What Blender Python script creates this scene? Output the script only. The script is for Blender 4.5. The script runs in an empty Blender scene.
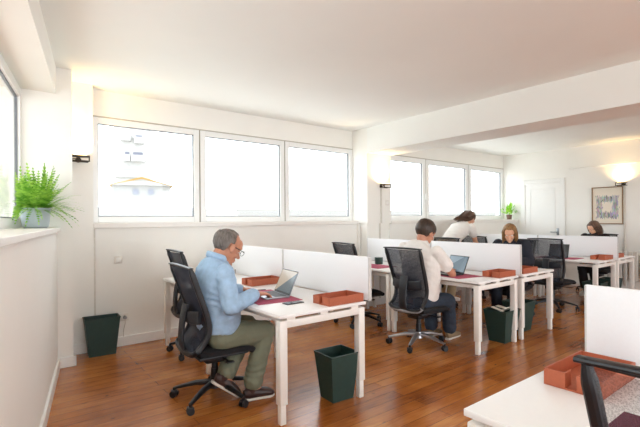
import bpy, bmesh, math, random
from mathutils import Vector, Matrix, noise, Euler
R = math.radians
C = bpy.context.scene.collection
S = bpy.context.scene

# ------------------------------------------------------------------ camera
CAMX, CAMY, CAMZ = -1.126, -5.11, 1.39
YAW, ROLL, FOC = R(-37.85), R(0.37), 425.0
cd = bpy.data.cameras.new('camera'); cam = bpy.data.objects.new('camera', cd); C.objects.link(cam)
cd.sensor_width = 36; cd.lens = FOC/640*36; cd.shift_y = 6.4/640; cd.clip_end = 200; cd.clip_start = .05
cam.location = (CAMX, CAMY, CAMZ)
cam.rotation_euler = (Matrix.Rotation(YAW, 3, 'Z') @ Matrix.Rotation(R(90), 3, 'X') @ Matrix.Rotation(-ROLL, 3, 'Z')).to_euler()
S.camera = cam

# ------------------------------------------------------------------ sky, exposure, lights
wd = bpy.data.worlds.new('sky'); S.world = wd; wd.use_nodes = True
bg = wd.node_tree.nodes['Background']
bg.inputs['Color'].default_value = (.89, .95, 1, 1); bg.inputs['Strength'].default_value = 4.8
S.view_settings.view_transform = 'Standard'; S.view_settings.look = 'None'
S.view_settings.exposure = 0.1; S.view_settings.gamma = 1
S.view_settings.use_curve_mapping = False
S.cycles.use_denoising = True
S.cycles.max_bounces = 10; S.cycles.diffuse_bounces = 6; S.cycles.transparent_max_bounces = 16
S.cycles.sample_clamp_indirect = 8
S.cycles.caustics_reflective = False; S.cycles.caustics_refractive = False

def portal(loc, rot, sx, sy):
    l = bpy.data.lights.new('window_portal', 'AREA'); l.shape = 'RECTANGLE'; l.size = sx; l.size_y = sy
    l.cycles.is_portal = True
    o = bpy.data.objects.new('window_portal', l); C.objects.link(o); o.location = loc; o.rotation_euler = rot

def wx(px, y):                      # room x of the plane y seen at picture column px
    r = (px-320)/425; q = y-CAMY
    return q*(.6136+.7896*r)/(.7896-.6136*r)+CAMX
LA = (-.624, -.41); LD = Vector((-.1732, -.9849, 0)); LN = Vector((.9849, -.1732, 0))   # left wall: start, direction, inward normal
portal((1.65, .20, 1.96), (R(-90), 0, 0), 3.9, 1.2)
portal((6.35, .20, 1.96), (R(-90), 0, 0), 4.0, 1.2)
lp = Vector((LA[0], LA[1], 1.95)) + LD*3.2 - LN*.36
portal(lp, (R(-90), 0, math.atan2(-LD.y, -LD.x)), 6.4, 1.3)
portal((2.35, -9.75, 1.43), (R(90), 0, 0), 8.5, 2.6)  # unseen opening behind the camera, added to let sky fill in

# ------------------------------------------------------------------ materials
def lin(h):
    if isinstance(h, str):
        h = h.lstrip('#'); c = [int(h[i:i+2], 16)/255 for i in (0, 2, 4)]
    else: c = h
    return tuple(v/12.92 if v <= .04045 else ((v+.055)/1.055)**2.4 for v in c)+(1,)

def mat(name, col, rough=.5, metal=0, var=.06, scale=30, bump=0, spec=.5, coat=0, emit=None, es=0, sss=0, stretch=(1, 1, 1)):
    m = bpy.data.materials.new(name); m.use_nodes = True; nt = m.node_tree; p = nt.nodes['Principled BSDF']
    c = lin(col)
    tc = nt.nodes.new('ShaderNodeTexCoord'); mp = nt.nodes.new('ShaderNodeMapping'); mp.inputs['Scale'].default_value = stretch
    nz = nt.nodes.new('ShaderNodeTexNoise'); nz.inputs['Scale'].default_value = scale; nz.inputs['Detail'].default_value = 4
    nt.links.new(tc.outputs['Object'], mp.inputs['Vector']); nt.links.new(mp.outputs['Vector'], nz.inputs['Vector'])
    cr = nt.nodes.new('ShaderNodeValToRGB')
    cr.color_ramp.elements[0].position = .3; cr.color_ramp.elements[1].position = .7
    cr.color_ramp.elements[0].color = tuple(v*(1-var) for v in c[:3])+(1,)
    cr.color_ramp.elements[1].color = tuple(min(1, v*(1+var)) for v in c[:3])+(1,)
    nt.links.new(nz.outputs['Fac'], cr.inputs['Fac']); nt.links.new(cr.outputs['Color'], p.inputs['Base Color'])
    p.inputs['Roughness'].default_value = rough; p.inputs['Metallic'].default_value = metal
    p.inputs['Specular IOR Level'].default_value = spec; p.inputs['Coat Weight'].default_value = coat
    if sss:
        p.inputs['Subsurface Weight'].default_value = sss; p.inputs['Subsurface Radius'].default_value = (.02, .008, .004); p.inputs['Subsurface Scale'].default_value = .5
    if bump:
        b = nt.nodes.new('ShaderNodeBump'); b.inputs['Strength'].default_value = bump; b.inputs['Distance'].default_value = .01
        nt.links.new(nz.outputs['Fac'], b.inputs['Height']); nt.links.new(b.outputs['Normal'], p.inputs['Normal'])
    if emit: p.inputs['Emission Color'].default_value = lin(emit); p.inputs['Emission Strength'].default_value = es
    return m

M = {}
M['wall'] = mat('wall_paint', '#f1efe9', .85, var=.012, scale=2.5, bump=.03)
M['ceil'] = mat('ceiling_paint', '#f0f0ec', .9, var=.012, scale=1.5)
M['pvc'] = mat('white_window_plastic', '#eeeeec', .3, var=.01)
M['seal'] = mat('dark_window_seal', '#777a80', .6)
M['sill'] = mat('sill_stone', '#ece8e2', .4, var=.02, scale=12)
M['white'] = mat('white_laminate', '#f1f0ee', .35, var=.01, scale=60)
M['leg'] = mat('white_powder_coat', '#edeae4', .4, var=.012, scale=50)
M['screen'] = mat('white_desk_screen', '#f2f3f5', .5, var=.01, scale=80)
M['edge'] = mat('screen_edge_grey', '#c9c7c4', .5)
M['slot'] = mat('dark_slot', '#4c4038', .7)
M['black'] = mat('black_plastic', '#15161a', .42, var=.15, scale=60)
M['fab'] = mat('black_seat_fabric', '#17171b', .9, var=.2, scale=220, bump=.2)
M['pad'] = mat('dark_lumbar_plastic', '#1d2026', .5, var=.15, scale=80)
M['alu'] = mat('polished_aluminium', '#b9b9bc', .28, metal=.85, var=.04)
M['grey'] = mat('grey_plastic', '#9a9ca0', .4)
M['tray'] = mat('terracotta_tray', '#ad5b3c', .55, var=.06, scale=60)
M['bin'] = mat('dark_green_metal', '#1f3a34', .5, var=.1, scale=40)
M['binin'] = mat('bin_liner_black', '#0e1513', .8)
M['mat'] = mat('burgundy_felt', '#ae5268', .95, var=.12, scale=300, bump=.2)
M['matd'] = mat('plum_felt', '#6d2c40', .95, var=.12, scale=300, bump=.2)
M['lapt'] = mat('laptop_silver', '#a5a8ae', .35, metal=.6)
M['lapd'] = mat('laptop_dark', '#25272c', .4)
M['keys'] = mat('keyboard_black', '#1a1b1e', .5)
M['skin'] = mat('skin_tan', '#bf866a', .5, var=.06, scale=25, sss=.12)
M['skin2'] = mat('skin_fair', '#dca889', .5, var=.06, scale=25, sss=.12)
M['cuphard'] = mat('dark_green_ceramic', '#27443d', .35)
M['brass'] = mat('dark_bronze', '#3e352c', .35, metal=.7)
M['plug'] = mat('socket_plastic', '#e4e0d8', .4)
M['cable'] = mat('cable_dark', '#3a3a3a', .5)
M['cablew'] = mat('cable_light', '#d5d0c6', .5)
M['door'] = mat('door_paint', '#eeede9', .45, var=.01)
M['wood'] = mat('frame_wood', '#8a6a48', .5, var=.2, scale=30)
M['paper'] = mat('paper_mount', '#e6dfd0', .8, var=.02)
M['rad'] = mat('radiator_enamel', '#e2dfd8', .35, var=.02)
M['bulb'] = mat('lamp_glass', '#fff0d0', .4, emit='#ffdca0', es=5)
M['steel'] = mat('steel', '#8d8f92', .3, metal=.9)
M['ext'] = mat('facade_pale', '#868481', .9, var=.03, scale=1)
M['ext2'] = mat('facade_light_concrete', '#a3a19e', .9, var=.03, scale=1)
M['exty'] = mat('roof_edge_ochre', '#94763f', .9, var=.05, scale=1)
M['extg'] = mat('facade_window_grey', '#666874', .6)
M['extf'] = mat('tree_pale', '#6c765f', .9, var=.4, scale=3)
M['ground'] = mat('yard_pale', '#eeebe4', .95, var=.03, scale=1)

def floor_mat():
    m = bpy.data.materials.new('varnished_floorboards'); m.use_nodes = True; nt = m.node_tree; N = nt.nodes; L = nt.links
    p = N['Principled BSDF']; tc = N.new('ShaderNodeTexCoord')
    def br(c1, c2, mort):
        b = N.new('ShaderNodeTexBrick'); b.offset = .37; b.offset_frequency = 2
        b.inputs['Scale'].default_value = 1; b.inputs['Brick Width'].default_value = 2.3; b.inputs['Row Height'].default_value = .11
        b.inputs['Mortar Size'].default_value = mort; b.inputs['Mortar Smooth'].default_value = .3
        b.inputs['Color1'].default_value = c1; b.inputs['Color2'].default_value = c2; b.inputs['Mortar'].default_value = (.0, .0, .0, 1)
        L.new(tc.outputs['Object'], b.inputs['Vector']); return b
    b = br((0, 0, 0, 1), (1, 1, 1, 1), .0016)
    mp = N.new('ShaderNodeMapping'); mp.inputs['Scale'].default_value = (1.1, 11, 1); L.new(tc.outputs['Object'], mp.inputs['Vector'])
    g = N.new('ShaderNodeTexNoise'); g.inputs['Scale'].default_value = 3; g.inputs['Detail'].default_value = 8; g.inputs['Roughness'].default_value = .65; g.inputs['Distortion'].default_value = 1.2
    L.new(mp.outputs['Vector'], g.inputs['Vector'])
    big = N.new('ShaderNodeTexNoise'); big.inputs['Scale'].default_value = 1.6; big.inputs['Detail'].default_value = 3
    L.new(tc.outputs['Object'], big.inputs['Vector'])
    # per-board tone + grain + patches
    a1 = N.new('ShaderNodeMath'); a1.operation = 'MULTIPLY_ADD'; a1.inputs[1].default_value = .15
    L.new(b.outputs['Color'], a1.inputs[0])
    a0 = N.new('ShaderNodeMath'); a0.operation = 'MULTIPLY'; a0.inputs[1].default_value = .55; L.new(g.outputs['Fac'], a0.inputs[0]); L.new(a0.outputs[0], a1.inputs[2])
    a2 = N.new('ShaderNodeMath'); a2.operation = 'MULTIPLY_ADD'; a2.inputs[1].default_value = .80; L.new(big.outputs['Fac'], a2.inputs[0]); L.new(a1.outputs[0], a2.inputs[2])
    cr = N.new('ShaderNodeValToRGB'); e = cr.color_ramp.elements
    e[0].position = .44; e[0].color = lin('#66330f'); e[1].position = 1.0; e[1].color = lin('#c98844')
    x = e.new(.62); x.color = lin('#96541f'); x = e.new(.80); x.color = lin('#b26c2e')
    L.new(a2.outputs[0], cr.inputs['Fac'])
    # knots
    mk = N.new('ShaderNodeMapping'); mk.inputs['Scale'].default_value = (2.6, 6, 1); L.new(tc.outputs['Object'], mk.inputs['Vector'])
    v = N.new('ShaderNodeTexVoronoi'); v.inputs['Scale'].default_value = 1.5; v.inputs['Randomness'].default_value = 1; L.new(mk.outputs['Vector'], v.inputs['Vector'])
    kr = N.new('ShaderNodeValToRGB'); kr.color_ramp.elements[0].position = .03; kr.color_ramp.elements[0].color = (.25, .2, .18, 1)
    kr.color_ramp.elements[1].position = .10; kr.color_ramp.elements[1].color = (1, 1, 1, 1); L.new(v.outputs['Distance'], kr.inputs['Fac'])
    mx = N.new('ShaderNodeMix'); mx.data_type = 'RGBA'; mx.blend_type = 'MULTIPLY'; mx.inputs['Factor'].default_value = .8
    L.new(cr.outputs['Color'], mx.inputs['A']); L.new(kr.outputs['Color'], mx.inputs['B'])
    m2 = N.new('ShaderNodeMix'); m2.data_type = 'RGBA'; m2.blend_type = 'MIX'
    L.new(b.outputs['Fac'], m2.inputs['Factor']); L.new(mx.outputs['Result'], m2.inputs['A']); m2.inputs['B'].default_value = lin('#5a3016')
    L.new(m2.outputs['Result'], p.inputs['Base Color'])
    rr = N.new('ShaderNodeMapRange'); rr.inputs['To Min'].default_value = .13; rr.inputs['To Max'].default_value = .28
    L.new(g.outputs['Fac'], rr.inputs['Value']); L.new(rr.outputs['Result'], p.inputs['Roughness'])
    bp = N.new('ShaderNodeBump'); bp.inputs['Strength'].default_value = .12; bp.inputs['Distance'].default_value = .01
    L.new(g.outputs['Fac'], bp.inputs['Height']); L.new(bp.outputs['Normal'], p.inputs['Normal'])
    p.inputs['Specular IOR Level'].default_value = .5
    p.inputs['Coat Weight'].default_value = .1; p.inputs['Coat Roughness'].default_value = .12
    return m
M['floor'] = floor_mat()

def glass_mat():
    m = bpy.data.materials.new('window_glass'); m.use_nodes = True; nt = m.node_tree; N = nt.nodes; L = nt.links; N.clear()
    o = N.new('ShaderNodeOutputMaterial'); t = N.new('ShaderNodeBsdfTransparent'); g = N.new('ShaderNodeBsdfGlossy'); g.inputs['Roughness'].default_value = .02
    lw = N.new('ShaderNodeLayerWeight'); pw = N.new('ShaderNodeMath'); pw.operation = 'POWER'; pw.inputs[1].default_value = 5; L.new(lw.outputs['Facing'], pw.inputs[0])
    f = N.new('ShaderNodeMath'); f.operation = 'MULTIPLY_ADD'; f.inputs[1].default_value = .5; f.inputs[2].default_value = .03; L.new(pw.outputs[0], f.inputs[0]); x = N.new('ShaderNodeMixShader')
    t.inputs['Color'].default_value = (.97, .98, .98, 1)
    L.new(f.outputs[0], x.inputs[0]); L.new(t.outputs[0], x.inputs[1]); L.new(g.outputs[0], x.inputs[2]); L.new(x.outputs[0], o.inputs[0]); return m
M['glass'] = glass_mat()

def net_mat(name, col, opac):
    m = bpy.data.materials.new(name); m.use_nodes = True; nt = m.node_tree; N = nt.nodes; L = nt.links; p = N['Principled BSDF']; o = N['Material Output']
    p.inputs['Base Color'].default_value = lin(col); p.inputs['Roughness'].default_value = .7
    t = N.new('ShaderNodeBsdfTransparent'); x = N.new('ShaderNodeMixShader')
    tc = N.new('ShaderNodeTexCoord'); v = N.new('ShaderNodeTexVoronoi'); v.inputs['Scale'].default_value = 260; L.new(tc.outputs['Object'], v.inputs['Vector'])
    mr = N.new('ShaderNodeMapRange'); mr.inputs['From Min'].default_value = 0; mr.inputs['From Max'].default_value = .7
    mr.inputs['To Min'].default_value = opac+.2; mr.inputs['To Max'].default_value = opac-.2
    lw = N.new('ShaderNodeLayerWeight'); lw.inputs['Blend'].default_value = .5; ad = N.new('ShaderNodeMath'); ad.operation = 'MULTIPLY_ADD'; ad.use_clamp = True; ad.inputs[1].default_value = .35
    L.new(v.outputs['Distance'], mr.inputs['Value']); L.new(lw.outputs['Facing'], ad.inputs[0]); L.new(mr.outputs['Result'], ad.inputs[2]); L.new(ad.outputs[0], x.inputs[0])
    L.new(t.outputs[0], x.inputs[1]); L.new(p.outputs[0], x.inputs[2]); L.new(x.outputs[0], o.inputs['Surface']); return m
M['net'] = net_mat('black_mesh_fabric', '#1c2233', .80)
M['netl'] = net_mat('loose_mesh_fabric', '#3a3c44', .38)

def leaf_mat(name, c1, c2):
    m = bpy.data.materials.new(name); m.use_nodes = True; nt = m.node_tree; N = nt.nodes; L = nt.links; p = N['Principled BSDF']
    tc = N.new('ShaderNodeTexCoord'); nz = N.new('ShaderNodeTexNoise'); nz.inputs['Scale'].default_value = 18; L.new(tc.outputs['Object'], nz.inputs['Vector'])
    cr = N.new('ShaderNodeValToRGB'); cr.color_ramp.elements[0].position = .35; cr.color_ramp.elements[1].position = .65
    cr.color_ramp.elements[0].color = lin(c1); cr.color_ramp.elements[1].color = lin(c2)
    L.new(nz.outputs['Fac'], cr.inputs['Fac']); L.new(cr.outputs['Color'], p.inputs['Base Color']); p.inputs['Roughness'].default_value = .5
    t = N.new('ShaderNodeBsdfTranslucent'); L.new(cr.outputs['Color'], t.inputs['Color']); x = N.new('ShaderNodeMixShader'); x.inputs[0].default_value = .4
    L.new(p.outputs[0], x.inputs[1]); L.new(t.outputs[0], x.inputs[2]); L.new(x.outputs[0], N['Material Output'].inputs['Surface']); return m
M['fern'] = leaf_mat('fern_green', '#5a9a2a', '#b0d85c')
M['lime'] = leaf_mat('lime_leaf', '#6db82a', '#b4e04a')

# ------------------------------------------------------------------ mesh helpers
def merge(bm, b2, mx=None):
    if mx is not None: b2.transform(mx)
    me = bpy.data.meshes.new('t'); b2.to_mesh(me); b2.free(); bm.from_mesh(me); bpy.data.meshes.remove(me)

def box(bm, c, s, bev=0, rot=None, seg=2):
    b = bmesh.new(); bmesh.ops.create_cube(b, size=1)
    for v in b.verts: v.co = Vector((v.co.x*s[0], v.co.y*s[1], v.co.z*s[2]))
    if bev: bmesh.ops.bevel(b, geom=b.edges[:], offset=bev, segments=seg, affect='EDGES', profile=.5)
    mx = Matrix.Translation(c)
    if rot: mx = mx @ Euler(rot).to_matrix().to_4x4()
    merge(bm, b, mx)

def bb(bm, x0, x1, y0, y1, z0, z1, bev=0):
    box(bm, ((x0+x1)/2, (y0+y1)/2, (z0+z1)/2), (abs(x1-x0), abs(y1-y0), abs(z1-z0)), bev)

def cone(bm, p0, p1, r0, r1, seg=16, caps=True):
    p0 = Vector(p0); p1 = Vector(p1); d = p1-p0; L = d.length
    if L < 1e-7: return
    b = bmesh.new(); bmesh.ops.create_cone(b, cap_ends=caps, segments=seg, radius1=r0, radius2=r1, depth=L)
    q = Vector((0, 0, 1)).rotation_difference(d)
    merge(bm, b, Matrix.Translation((p0+p1)/2) @ q.to_matrix().to_4x4())

def ell(bm, c, r, rot=None, sub=3):
    b = bmesh.new(); bmesh.ops.create_icosphere(b, subdivisions=sub, radius=1)
    mx = Matrix.Translation(c)
    if rot is not None: mx = mx @ (rot if isinstance(rot, Matrix) else Euler(rot).to_matrix()).to_4x4()
    if not hasattr(r, '__len__'): r = (r, r, r)
    mx = mx @ Matrix.Diagonal((r[0], r[1], r[2], 1))
    merge(bm, b, mx)

def frames(pts, up):
    out = []
    for i, p in enumerate(pts):
        t = (pts[min(i+1, len(pts)-1)]-pts[max(i-1, 0)]).normalized()
        s = up.cross(t)
        if s.length < 1e-4: s = Vector((0, 1, 0)).cross(t)
        s.normalize(); f = t.cross(s).normalized(); out.append((t, s, f))
    return out

def sweep(bm, pts, w, h, up=(0, 0, 1), seg=12, closed=False, sq=2.0, cap=True):
    """tube of super-elliptic section (w across, h along up)"""
    pts = [Vector(p) for p in pts]; up = Vector(up); n = len(pts)
    W = w if hasattr(w, '__len__') else [w]*n; H = h if hasattr(h, '__len__') else [h]*n
    rings = []
    for i, p in enumerate(pts):
        if closed: t = (pts[(i+1) % n]-pts[i-1]).normalized()
        else: t = (pts[min(i+1, n-1)]-pts[max(i-1, 0)]).normalized()
        s = up.cross(t)
        if s.length < 1e-4: s = Vector((0, 1, 0)).cross(t)
        s.normalize(); f = t.cross(s).normalized(); r = []
        for k in range(seg):
            a = 2*math.pi*k/seg; c, d = math.cos(a), math.sin(a)
            c = math.copysign(abs(c)**(2/sq), c); d = math.copysign(abs(d)**(2/sq), d)
            r.append(bm.verts.new(p+s*c*W[i]/2+f*d*H[i]/2))
        rings.append(r)
    m = n if closed else n-1
    for i in range(m):
        a, b = rings[i], rings[(i+1) % n]
        for k in range(seg): bm.faces.new((a[k], a[(k+1) % seg], b[(k+1) % seg], b[k]))
    if not closed and cap:
        bm.faces.new(rings[0][::-1]); bm.faces.new(rings[-1])

def smooth_pts(pts, n=6, closed=False):
    P = [Vector(p) for p in pts]; out = []; m = len(P)
    for i in range(m if closed else m-1):
        if closed: a, b, c, d = P[i-1], P[i], P[(i+1) % m], P[(i+2) % m]
        else: a, b, c, d = P[max(i-1, 0)], P[i], P[i+1], P[min(i+2, m-1)]
        for k in range(n):
            t = k/n
            out.append(.5*((2*b)+(c-a)*t+(2*a-5*b+4*c-d)*t*t+(3*b-a-3*c+d)*t**3))
    if not closed: out.append(P[-1])
    return out

def obj(name, bm, m, parent=None, smooth=True, loc=None):
    bmesh.ops.recalc_face_normals(bm, faces=bm.faces[:])
    me = bpy.data.meshes.new(name); bm.to_mesh(me); bm.free(); me.materials.append(m)
    if smooth:
        for p in me.polygons: p.use_smooth = True
        try: me.set_sharp_from_angle(angle=R(38))
        except Exception: pass
    o = bpy.data.objects.new(name, me); C.objects.link(o)
    if parent: o.parent = parent
    if loc: o.location = loc
    return o

def tag(o, label, cat, group=None):
    o['label'] = label; o['category'] = cat
    if group: o['group'] = group
    return o
def thing(name, label, cat, loc=(0, 0, 0), rz=0, group=None):
    o = bpy.data.objects.new(name, None); C.objects.link(o); o.location = loc; o.rotation_euler = (0, 0, rz); o.empty_display_size = .1
    return tag(o, label, cat, group)
def struct(name, bm, m, parent=None, smooth=False):
    o = obj(name, bm, m, parent, smooth)
    if not parent: o['kind'] = 'structure'
    return o
def sempty(name):
    o = bpy.data.objects.new(name, None); C.objects.link(o); o['kind'] = 'structure'; return o
def dup(o, loc=None, rz=None, label=None, group=None, parent=None):
    c = o.copy(); C.objects.link(c)
    if parent: c.parent = parent
    if loc is not None: c.location = loc
    if rz is not None: c.rotation_euler = (0, 0, rz)
    if label: c['label'] = label
    if group: c['group'] = group
    for ch in list(o.children): dup(ch, parent=c)
    return c

# ------------------------------------------------------------------ room shell
H = 2.85; XR = 8.39; YB = -9.6
b = bmesh.new(); bb(b, -2.9, XR+.3, YB-.3, .35, -.2, 0); struct('floor', b, M['floor'])
b = bmesh.new(); bb(b, -2.9, XR+.3, YB-.3, .35, H, H+.2); struct('ceiling', b, M['ceil'])
PX0 = wx(93.5, -.03); CX0 = 3.625; CX1 = wx(391, -.23)
# window wall
b = bmesh.new()
bb(b, PX0-.1, XR+.3, 0, .32, 0, 1.315); bb(b, CX1-.01, XR+.3, -.215, .1, 0, 1.315); bb(b, PX0-.1, XR+.3, .12, .32, 2.55, H); bb(b, CX0+.05, CX1-.02, .1, .32, 1.3, 2.6)
struct('wall_back', b, M['wall'])
# corner block and pillar at the left end
b = bmesh.new(); bb(b, -1.35, -.495, -.41, .32, 0, H); struct('wall_corner', b, M['wall'])
b = bmesh.new(); bb(b, -.497, PX0, -.03, .32, 0, H); struct('wall_pillar', b, M['wall'])
# column + beam
b = bmesh.new(); bb(b, CX0, CX1, -.23, .2, 1.33, H); bb(b, CX0+.015, CX1, -.195, .2, 0, 1.33); struct('wall_column', b, M['wall'])
b = bmesh.new(); bb(b, CX0, CX1, YB, -.2301, 2.455, H); struct('ceiling_beam', b, M['ceil'])
# right wall with shallow bulkhead, unseen wall behind the camera opened wide for fill light
b = bmesh.new(); bb(b, XR, XR+.25, YB, .32, 0, H); bb(b, XR-.05, XR+.01, YB, -1.32, 2.42, H); struct('wall_right', b, M['wall'])
b = bmesh.new(); bb(b, -2.9, -1.9, YB-.2, YB, 0, H); bb(b, 6.6, XR+.3, YB-.2, YB, 0, H); bb(b, -1.9, 6.6, YB-.2, YB, 0, .12); bb(b, -1.9, 6.6, YB-.2, YB, 2.75, H)
struct('wall_front', b, M['wall'])
# left wall (turned ten degrees), in its own frame
def lbox(bm, t0, t1, n0, n1, z0, z1, bev=0):
    b2 = bmesh.new(); bb(b2, t0, t1, n0, n1, z0, z1, bev)
    mx = Matrix(((LD.x, -LN.x, 0, LA[0]), (LD.y, -LN.y, 0, LA[1]), (0, 0, 1, 0), (0, 0, 0, 1)))
    merge(bm, b2, mx)
TL = 9.6
b = bmesh.new(); lbox(b, -.02, TL, 0, .42, 0, 1.30); lbox(b, -.02, TL, 0, .42, 2.60, H); lbox(b, 6.6, TL, .0, .42, 1.30, 2.6); struct('wall_left', b, M['wall'])
b = bmesh.new(); lbox(b, -.005, 6.6, -.03, .27, 1.30, 1.335, .004); struct('trim_1', b, M['sill'])
# baseboards
def base(name, *boxes):
    bm = bmesh.new()
    for q in boxes: bb(bm, *q, .003)
    return struct(name, bm, M['door'])
base('baseboard_back', (PX0, CX0+.02, -.022, 0, 0, .105), (CX1, XR, -.237, -.215, 0, .105))
base('baseboard_corner', (-.66, -.475, -.43, -.41, 0, .10), (-.495, -.473, -.43, -.03, 0, .10), (-.475, PX0+.0, -.052, -.03, 0, .105))
base('baseboard_column', (CX0-.005, CX0+.015, -.215, 0, 0, .105), (CX0-.005, CX1, -.215, -.195, 0, .105))
base('baseboard_right', (XR-.02, XR, YB, -1.3, 0, .10))
b = bmesh.new(); lbox(b, 0, TL, -.02, 0, 0, .10, .003); struct('baseboard_left', b, M['door'])
# sill of window wall
b = bmesh.new(); bb(b, PX0, CX0+.0, -.03, .13, 1.315, 1.372, .006); bb(b, CX1, XR, -.245, .13, 1.315, 1.372, .006); struct('trim_2', b, M['sill'])

def window(n, mk, x0, x1, z0, z1, fw=.055, handle=None):
    """one casement; mk(bm, x0,x1,d0,d1,z0,z1): d is depth outward from window plane"""
    e = sempty('window_%d' % n)
    f = bmesh.new(); s = bmesh.new(); p = bmesh.new()
    for (a, c, g, h) in ((x0, x0+fw, z0, z1), (x1-fw, x1, z0, z1), (x0+fw, x1-fw, z0, z0+fw), (x0+fw, x1-fw, z1-fw, z1)):
        mk(f, a, c, .0, .07, g, h, .005)
    i0, i1, j0, j1 = x0+fw, x1-fw, z0+fw, z1-fw; q = .009
    for (a, c, g, h) in ((i0, i0+q, j0, j1), (i1-q, i1, j0, j1), (i0+q, i1-q, j0, j0+q), (i0+q, i1-q, j1-q, j1)):
        mk(s, a, c, .022, .045, g, h)
    mk(p, i0+q*.5, i1-q*.5, .030, .036, j0+q*.5, j1-q*.5)
    struct('window_frame', f, M['pvc'], e); struct('window_seal', s, M['seal'], e); struct('window_pane', p, M['glass'], e)
    if handle is not None:
        h = bmesh.new(); mk(h, handle-.013, handle+.013, -.014, 0, z0+.36, z0+.45, .004); mk(h, handle-.009, handle+.009, -.035, -.014, z0+.395, z0+.51, .004)
        struct('window_handle', h, M['pvc'], e, True)
    return e
def mkb(bm, x0, x1, d0, d1, z0, z1, bev=0): bb(bm, x0, x1, .12+d0, .12+d1, z0, z1, bev)
def mkl(bm, t0, t1, d0, d1, z0, z1, bev=0): lbox(bm, t0, t1, .27+d0, .27+d1, z0, z1, bev)
W0, W1, W2, W3 = PX0+.005, wx(200.3, .12), wx(285.3, .12), CX0
w4 = [CX1+.0, wx(426.3, .12), wx(469, .12), XR]
Z0, Z1 = 1.372, 2.55
window(1, mkb, W0, W1-.008, Z0, Z1, .07, W1-.04); window(2, mkb, W1+.008, W2-.008, Z0, Z1, .07); window(3, mkb, W2+.008, W3, Z0, Z1, .07, W2+.045)
window(4, mkb, w4[0]-.05, w4[1]-.01, Z0, Z1, .09, w4[1]-.05); window(5, mkb, w4[1]+.01, w4[2]-.01, Z0, Z1, .09); window(6, mkb, w4[2]+.01, w4[3], Z0, Z1, .09)
for k, (a, c) in enumerate(((.0, 2.2), (2.22, 4.4), (4.42, 6.6))): window(7+k, mkl, a, c, 1.335, 2.60, .085)
# mullion covers
b = bmesh.new()
for x in (W1, W2, w4[1], w4[2]): bb(b, x-.008, x+.008, .128, .17, Z0, Z1)
struct('trim_3', b, mat('window_caulk', '#9c968a', .8))
b = bmesh.new(); bb(b, W0, CX0, .112, .121, 2.546, 2.560, .003); bb(b, CX1, XR, .112, .121, 2.546, 2.560, .003); struct('trim_9', b, mat('shadow_bead', '#b9b3a6', .8))  # grey strips painted in as the shade line along the window heads
# door in the right wall
d = sempty('door_1'); y0, y1 = -.31, -1.24
b = bmesh.new()
bb(b, XR-.03, XR, y0+.0, y0-.09, 0, 2.24, .004); bb(b, XR-.03, XR, y1, y1+.09, 0, 2.24, .004); bb(b, XR-.03, XR, y1+.0905, y0-.0905, 2.15, 2.24, .004)
struct('door_frame', b, M['door'], d)
b = bmesh.new(); bb(b, XR-.012, XR, y0-.09, y1+.09, .01, 2.15); struct('door_leaf', b, M['door'], d)
b = bmesh.new()
for (a, c, g, h) in ((y0-.20, y1+.20, 2.02, 2.04), (y0-.20, y1+.20, .15, .17), (y0-.20, y0-.215, .15, 2.04), (y1+.20, y1+.215, .15, 2.04)): bb(b, XR-.02, XR-.011, a, c, g, h, .003)
struct('door_moulding', b, M['door'], d)
b = bmesh.new(); cone(b, (XR-.012, y1+.15, 1.1), (XR-.06, y1+.15, 1.1), .01, .01); cone(b, (XR-.055, y1+.15, 1.1), (XR-.055, y1+.28, 1.1), .009, .009); bb(b, XR-.018, XR-.011, y1+.125, y1+.175, .98, 1.18, .003)
struct('door_handle', b, M['steel'], d, True)

# ------------------------------------------------------------------ outside
b = bmesh.new(); bb(b, -60, 80, .6, 90, -3.3, -3.2); bb(b, -60, -3.4, -40, .6, -3.3, -3.2); struct('ground', b, M['ground'])
def house(name, label, x, y, w, dpt, z1, ridge, rz=0, wins=(), base=-3.2, balc=False):
    em = M['ext2'] if balc else M['ext']
    t = thing(name, label, 'building', (x, y, base), rz)
    b = bmesh.new(); bb(b, -w/2, w/2, 0, dpt, 0, z1-base)
    obj('wall', b, em, t, False)
    if ridge:
        b = bmesh.new(); hw = w/2+.3; z = z1-base
        for y_ in (-.3,):
            v = [b.verts.new(c) for c in ((-hw, y_, z-.1), (hw, y_, z-.1), (0, y_, z+ridge), (-hw, dpt+.3, z-.1), (hw, dpt+.3, z-.1), (0, dpt+.3, z+ridge))]
            for f in ((0, 1, 2), (3, 5, 4), (0, 2, 5, 3), (1, 4, 5, 2), (0, 3, 4, 1)): b.faces.new([v[i] for i in f])
        obj('roof', b, M['exty'], t, False)
        b = bmesh.new(); v = [b.verts.new(c) for c in ((-hw+.3, -.32, z-.12), (hw-.3, -.32, z-.12), (0, -.32, z+ridge-.25), (-hw+.3, -.42, z-.12), (hw-.3, -.42, z-.12), (0, -.42, z+ridge-.25))]
        for f in ((0, 1, 2), (3, 5, 4), (0, 2, 5, 3), (1, 4, 5, 2), (0, 3, 4, 1)): b.faces.new([v[i] for i in f])
        obj('gable', b, M['ext'], t, False)
    for (wx_, wz, ww, wh) in wins:
        b = bmesh.new(); bb(b, wx_-ww/2, wx_+ww/2, -.06, .02, wz-base, wz-base+wh); obj('window', b, M['extg'], t, False)
        if balc:
            b = bmesh.new(); bb(b, wx_-ww*.7, wx_+ww*.7, -1.0, .02, wz-base-.25, wz-base+.7); obj('balcony', b, em, t, False)
    return t
rng = random.Random(5)
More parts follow.
